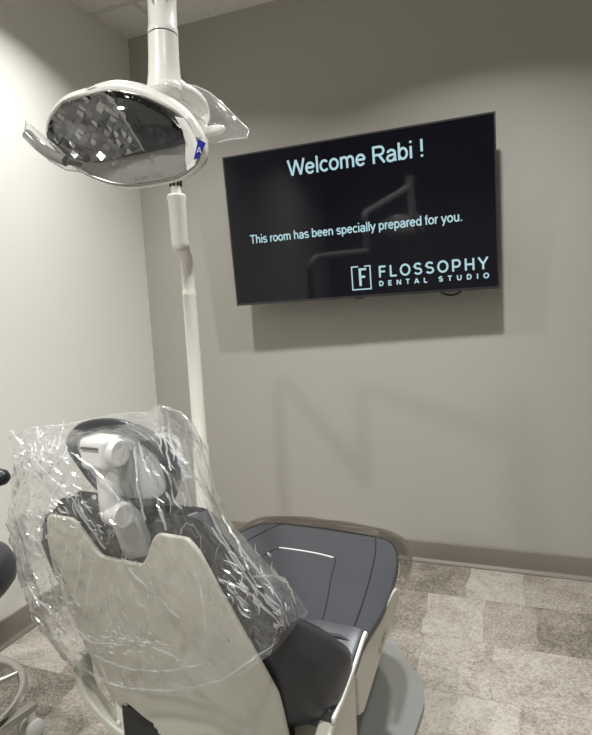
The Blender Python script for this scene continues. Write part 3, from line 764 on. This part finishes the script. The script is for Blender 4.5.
# flex arm rises from the pin to the drop tube
top = at(161, -28, 1.0); kn = at(165, 92, 1.0)
b = MB(); f0 = V((hub.x, hub.y, hub.z+.14))
b.tube(smoothpts([f0, f0+V((0, 0, .05)), f0+(top-f0)*.22+V((0, 0, .04)), f0+(top-f0)*.8, top], 6), .021, 18); obj('flex_arm', b, M['white'], lamp, smooth=60)
ax = (top-kn).normalized(); L = (top-kn).length
b = MB(); gr = (at(163, 37, 1.0)-kn).length
b.lathe(kn, ax, [(-.004, .034), (.010, .031), (.03, .0285), (.06, .0272), (gr-.002, .0268), (gr-.001, .0258)]); drop = obj('drop_tube', b, M['white'], lamp, smooth=40)
b = MB(); b.lathe(kn, ax, [(gr-.003, .0255), (gr+.002, .0255)]); obj('joint_groove', b, M['dark'], drop, smooth=40)
b = MB(); b.lathe(kn, ax, [(gr+.001, .0268), (gr+.012, .0268), (gr+.014, .0255), (gr+.06, .0255), (L+.06, .031)]); upt = obj('knuckle', b, M['white'], lamp, smooth=40)
b = MB()
for s in (-1, 1):
    side = RX*s; q = kn+ax*(gr+.048)-FX*.0265+side*.0150
    b.prism([q, q+ax*.09-side*.003-FX*.004, q+ax*.09+side*.004-FX*.003, q+ax*.012+side*.004], -FX*.006)
obj('knuckle_slot', b, M['black'], upt, smooth=0)

# head frame: hx along the face, hz up it, hn out of it
H0 = V((1.255, -1.79, 1.613)); HN = V((.094, -.979, -.179)).normalized()
HX = V((.963, .135, -.234)); HX = (HX-HN*HX.dot(HN)).normalized(); HZ = HN.cross(HX)*-1
if HZ.z < 0: HZ = -HZ
def hp(x, z, d=0): return H0+HX*x+HZ*z+HN*d
LENS = [(-.1628, -.0142), (-.1538, .0108), (-.1264, .0373), (-.0814, .0536), (-.0337, .0667), (.0152, .067), (.0637, .0562), (.1066, .0386), (.1349, .0129), (.1465, -.0135), (.139, -.0378), (.106, -.0626), (.0515, -.0806), (.0072, -.0903), (-.0404, -.0899), (-.0931, -.0774), (-.1356, -.0564), (-.1568, -.0361)]
lens = smoothpts([(x, z, 0) for x, z in LENS], 4, True)
lc = V((-.008, -.012, 0))
def ring_at(k, d, grow=0., up=0., pts=None):
    out = []
    for p in (pts or lens):
        e = (p-lc); q = lc+e*k+e.normalized()*grow
        wt = max(0, min(1, (p.y+.03)/.09))
        out.append(hp(q.x, q.y+up*wt, d))
    return out
b = MB()
b.rings([ring_at(.95, -.012), ring_at(.985, -.001, 0), ring_at(1, .001, .002, .002), ring_at(1, -.004, .004, .010), ring_at(1, -.016, .005, .013), ring_at(.97, -.035, .004, .012), ring_at(.86, -.060, 0, .010), ring_at(.62, -.082, 0, .008), ring_at(.3, -.092, 0, .006), ring_at(.02, -.094)], True, True)
b.f = b.f[:]                                            # closed shell with a front lip
hd = obj('head_housing', b, M['white'], lamp, smooth=50)
# bezel: chrome line round the window
b = MB(); b.tube([hp(*( (lc+(p-lc)*.972).xy ), .0015) for p in lens], .0022, 8, True); obj('window_bezel', b, M['chrome'], hd, smooth=60)
b = MB(); b.tube(smoothpts([hp(-.146, .010, .006), hp(-.124, .036, .007)], 4)+[hp(-.080, .0505, .008), hp(-.036, .0625, .008), hp(-.029, .0635, .008)]+smoothpts([hp(-.022, .0600, .008), hp(.030, .0555, .009), hp(.075, .0425, .009), hp(.108, .020, .008)], 5), .0016, 8); obj('window_bezel', b, M['chrome'], hd, smooth=60)
b = MB(); sp0 = [(.094, .0375), (.112, .036), (.1345, .0129), (.1455, -.0135), (.1385, -.0370), (.124, -.049), (.119, -.030), (.1175, -.003), (.110, .017)]
b.prism([hp(x, z, .001) for x, z in sp0], HN*.003); obj('rim_panel', b, M['white'], hd, bevel=.001)
# faceted dish
DISH = [(-.154, -.016), (-.146, .010), (-.121, .034), (-.078, .050), (-.032, .0625), (.015, .0625), (.060, .0525), (.092, .036), (.108, .016), (.114, -.003), (.049, -.026), (-.016, -.045), (-.058, -.0585), (-.103, -.0545), (-.147, -.036)]
dl = smoothpts([(x, z, 0) for x, z in DISH], 3, True); dc = V((-.03, .002, 0))
b = MB(); NR = 9; rg = []
for i in range(NR+1):
    k = 1-i/NR*.985
    rg.append([hp(dc.x+(p.x-dc.x)*k, dc.y+(p.y-dc.y)*k, -.004-.005*(1-k*k)) for p in dl])
obj('dish_back', MB().rings(rg, True, True), M['dark'], hd, smooth=0)
b = MB(); cell = .0115
def inside(x, z):
    c_ = False; n = len(dl)
    for i in range(n):
        p, q = dl[i], dl[i-1]
        if (p.y > z) != (q.y > z) and x < (q.x-p.x)*(z-p.y)/(q.y-p.y)+p.x: c_ = not c_
    return c_
def clip(poly):                                          # keep the part of a facet inside the dish outline
    P = [(p.x, p.y) for p in dl]; ar = sum(P[i-1][0]*P[i][1]-P[i][0]*P[i-1][1] for i in range(len(P))); sg = 1 if ar > 0 else -1
    for i in range(len(P)):
        (ax_, ay_), (bx_, by_) = P[i-1], P[i]; out = []
        def sd(q): return sg*((bx_-ax_)*(q[1]-ay_)-(by_-ay_)*(q[0]-ax_))
        for k in range(len(poly)):
            p, q = poly[k-1], poly[k]; sp, sq = sd(p), sd(q)
            if (sp >= 0) != (sq >= 0): t = sp/(sp-sq); out.append((p[0]+(q[0]-p[0])*t, p[1]+(q[1]-p[1])*t))
            if sq >= 0: out.append(q)
        poly = out
        if len(poly) < 3: return []
    return poly
def dish_d(x, z): return .006+.004*0+(((x+.03)/.14)**2+((z-.003)/.06)**2)*.016-.004
ca, sa = math.cos(math.radians(-28)), math.sin(math.radians(-28))
for i in range(-18, 19):
    for j in range(-14, 15):
        ux_, uz_ = i*cell*1.25, j*cell*.8
        x, z = -.02+ux_*ca-uz_*sa, .004+ux_*sa+uz_*ca
        hx_, hz_ = cell*.62, cell*.40
        cs = [(x+a*hx_*ca-c_*hz_*sa, z+a*hx_*sa+c_*hz_*ca) for a, c_ in ((-1, -1), (1, -1), (1, 1), (-1, 1))]
        cs = clip(cs)
        if len(cs) < 3: continue
        tx, tz = random.uniform(-.30, .30), random.uniform(-.30, .30)
        dd = [dish_d(*c_)-.006+tx*(c_[0]-x)+tz*(c_[1]-z) for c_ in cs]
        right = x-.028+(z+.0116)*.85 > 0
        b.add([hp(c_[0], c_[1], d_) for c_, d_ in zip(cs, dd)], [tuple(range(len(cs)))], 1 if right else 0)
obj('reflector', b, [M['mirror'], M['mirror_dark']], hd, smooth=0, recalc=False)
b = MB(); b.tube([hp(-.030, .056, .004), hp(.0285, -.012, .006), hp(.040, -.026, .006)], .0016, 8); obj('divider', b, M['handle'], hd, smooth=60)
# grey lower window under the dish
low = [p for p in lens if True]
b = MB(); pl = [hp(*((lc+(p-lc)*.955).xy), -.006) for p in lens]
b.rings([pl, [p-HN*.004 for p in pl]], True, True); obj('lower_window', b, M['diffuser'], hd, smooth=0)
# clear bowed shield
b = MB(); rg = []
for k in (1.0, .97, .92, .8, .6, .35, .04): rg.append(ring_at(k*.985, .001+.030*(1-k*k)))
b.rings(rg, True, False); obj('lens_shield', b, M['shield'], hd, smooth=180, recalc=False)
text('shield_mark', 'A-dec LED', M['ink'], hd, hp(.025, -.0800, .0075), (HX*.96+HZ*.28).normalized(), (HZ*.96-HX*.28).normalized(), 0, .060, 0, .0075, lift=.002, w=.16)
b = MB(); b.prism([hp(.1425, .0065, .006), hp(.1560, .0015, .005), hp(.1450, -.0250, .008), hp(.1375, -.0280, .009)], -HN*.002); lb = obj('blue_label', b, M['blue'], hd, smooth=0)
text('label_mark', 'A', M['paper'], lb, hp(.1425, -.016, .0085), HX, HZ, 0, .0085, 0, .010, lift=.001)
b = MB(); b.prism([hp(.118, .040, .004), hp(.128, .037, .004), hp(.150, .010, .005), hp(.138, .008, .006), hp(.126, .024, .005)], -HN*.002); obj('side_inset', b, M['knob'], hd, bevel=.0008)
b = MB(); b.prism([hp(-.083, .0655, .0008), hp(-.066, .0725, .0008), hp(-.0625, .0712, .0012), hp(-.0795, .064, .0012)], HN*.0012); obj('top_badge', b, M['ink'], hd, smooth=0)
# yoke from the drop tube to the right-hand pivot
b = MB(); b.ball(kn, (.034, .034, .026))
pts = [kn, at(180, 91, 1.01), at(192, 97, 1.03), at(200, 106, 1.05), at(202, 116, 1.06), at(199, 124, 1.05)]
b.tube(smoothpts(pts, 6), [.020]*7+[.016]*12+[.015]*12, 16)
b.tube(smoothpts([at(176, 100, 1.0), at(186, 106, 1.02), at(194, 116, 1.04)], 5), .006, 12)
obj('yoke', b, M['white'], lamp, smooth=60)
b = MB(); b.ball(at(213, 131, 1.05), (.024, .011, .009), (RX*.98+UX*.2, FX, UX*.98-RX*.2), p=.8); b.tube([at(200, 122, 1.05), at(206, 132, 1.05)], .008, 12)
obj('handle', b, M['white'], lamp, smooth=60)
b = MB(); hl = smoothpts([at(27, 134, 1.02), at(38, 145, 1.015), at(52, 155, 1.0), at(66, 161, .99)], 5)
b.tube([hl[0]-(hl[1]-hl[0])*.3]+hl, [.003]+[.0095]*len(hl), 14)
b.tube([at(66, 161, .99), at(80, 164, 1.02)], .006, 12); obj('handle', b, M['handle'], lamp, smooth=60)

# disposable sleeves on the two handles
def sleeve(name, outline, d0, thick, label):
    pts = [V((x, y, 0)) for x, y in outline]; c_ = sum(pts, V())/len(pts)
    lp = [pts[i].lerp(pts[(i+1) % len(pts)], k/5) for i in range(len(pts)) for k in range(5)]; bb = MB(); N = 10
    for s in (-1, 1):
        rg = []
        for i in range(N+1):
            k = 1-i/N*.96; r = []
            for p in lp:
                q = c_+(p-c_)*k; P = at(q.x, q.y, d0)
                r.append(P+FX*s*(thick*(1-k**3))+FX*.004*noise.noise(P*38)*sm(1, .8, k))
            rg.append(r)
        bb.rings(rg, True, False)
    o = obj(name, bb, M['sleeve'], smooth=180, origin=at(c_.x, c_.y, d0), recalc=False)
    ORG[o.name] = at(c_.x, c_.y, d0)
    e = MB(); e.tube([at(p.x, p.y, d0) for p in lp], .0012, 6, True); obj('welded_edge', e, M['fold'], o, smooth=60, recalc=False)
    return tag(o, label, 'plastic sleeve', 'clear sleeves on the light handles')
sleeve('handle_sleeve', [(185, 84), (196, 86), (209, 92), (222, 103), (236, 117), (249, 130), (247, 138), (232, 139), (209, 144), (204, 130), (198, 108)], 1.05, .022, 'clear plastic sleeve over the dental light handle nearest the television')
sleeve('handle_sleeve', [(26, 121), (33, 127), (46, 138), (60, 150), (72, 163), (80, 172), (66, 170), (50, 161), (34, 148), (24, 136)], 1.01, .012, 'clear plastic sleeve over the dental light handle before the white wall')

# ------------------------------------------------------------------ operator stool at the left edge
SC = V((.464, -1.752, 0))
stool = thing('operator_stool', 'black operator stool with chrome foot ring and castors beside the dental chair', 'stool', SC)
b = MB(); rg = []
for d, r in ((.562, .12), (.568, .19), (.580, .218), (.60, .234), (.632, .236), (.655, .225), (.668, .20), (.673, .12), (.671, .02)):
    rg.append([SC+V((r*math.cos(2*math.pi*j/40), r*math.sin(2*math.pi*j/40), d)) for j in range(40)])
b.rings(rg); obj('seat', b, M['stool'], stool, smooth=60)
b = MB(); b.lathe(SC+V((0, 0, .08)), (0, 0, 1), [(0, .03), (.02, .034), (.2, .026), (.21, .016), (.50, .016), (.505, .05), (.515, .05)]); obj('gas_column', b, M['chrome'], stool, smooth=40)
RZ, RR = .275, .218
b = MB(); b.tube([SC+V((RR*math.cos(2*math.pi*j/64), RR*math.sin(2*math.pi*j/64), RZ)) for j in range(64)], .0125, 16, True)
ringo = obj('foot_ring', b, M['chrome'], stool, smooth=60)
for k in range(3):
    a = math.radians(62+120*k); b = MB(); e = V((math.cos(a), math.sin(a), 0))
    b.tube([SC+e*.025+V((0, 0, RZ)), SC+e*RR+V((0, 0, RZ))], .009, 12); obj('ring_spoke', b, M['brushed'], ringo, smooth=60)
for k in range(5):
    a = math.radians(81+72*k); e = V((math.cos(a), math.sin(a), 0)); s = V((-e.y, e.x, 0)); c_ = SC+e*.265
    b = MB(); rg = []
    for r, w_, z0, z1 in ((.02, .022, .085, .125), (.14, .019, .085, .114), (.25, .016, .086, .108), (.283, .014, .088, .106)):
        rg.append([SC+e*r+s*w_+V((0, 0, z0)), SC+e*r-s*w_+V((0, 0, z0)), SC+e*r-s*w_+V((0, 0, z1)), SC+e*r+s*w_+V((0, 0, z1))])
    b.rings(rg); leg = obj('base_leg', b, M['brushed'], stool, bevel=.004)
    b = MB(); b.lathe(c_+V((0, 0, .055)), (0, 0, 1), [(0, .013), (.032, .013), (.034, .010)]); hood = c_+s*.0
    wx = (e*.5+s*.86).normalized() if k else (RX*.75-FX*.5); wx = V((wx.x, wx.y, 0)).normalized()
    for q in (-1, 1):
        b.lathe(c_+V((0, 0, .0305))+wx*q*.009, wx*q, [(0, .024), (.001, .030), (.012, .030), (.015, .026), (.016, .0)], 24)
    obj('caster', b, M['knob'], leg, smooth=40)
# padded back rest, its right end rounding off at the picture's edge
tip = at(9, 477, 1.62); b = MB()
bd = V((-.86, -.28, 0)).normalized(); pts = [tip-bd*.0+bd*x+V((0, -.09*(x/.3)**2, 0)) for x in [0, .01, .03, .06, .12, .20, .28, .34, .36]]
rr = [.010, .021, .027, .030, .030, .030, .029, .02, .004]
b.tube(pts, rr, 20); obj('backrest', b, M['stool'], stool, smooth=60)
b = MB(); b.tube(smoothpts([pts[5], pts[5]+V((-.05, .0, -.05)), V((SC.x-.24, SC.y+.06, .70)), SC+V((-.15, 0, .58)), SC+V((0, 0, .575))], 6), .011, 12); obj('backrest_stem', b, M['chrome'], stool, smooth=60)

# ------------------------------------------------------------------ light: recessed ceiling downlights
def downlight(x, y, power, r=.055, spread=129, col=(1, .998, .978)):
    li = bpy.data.lights.new('ceiling_downlight', 'AREA'); li.shape = 'DISK'; li.size = r*2; li.energy = power; li.color = col; li.spread = math.radians(spread)
    o = bpy.data.objects.new('ceiling_downlight', li); C.objects.link(o); o.location = (x, y, RH-.012); return o
downlight(1.75, -1.0, 16); downlight(.56, -1.0, 11)
downlight(.9, -2.9, 20); downlight(2.3, -2.9, 16)
w = bpy.data.worlds.new('world'); bpy.context.scene.world = w; w.use_nodes = True
w.node_tree.nodes['Background'].inputs[0].default_value = (.02, .02, .02, 1)

sc = bpy.context.scene
sc.view_settings.view_transform = 'Standard'; sc.view_settings.look = 'None'; sc.view_settings.exposure = 0.48; sc.view_settings.gamma = 1
sc.view_settings.use_curve_mapping = False
sc.cycles.max_bounces = 12; sc.cycles.transparent_max_bounces = 24; sc.cycles.diffuse_bounces = 6
sc.cycles.use_denoising = True
sc.cycles.sample_clamp_indirect = 6
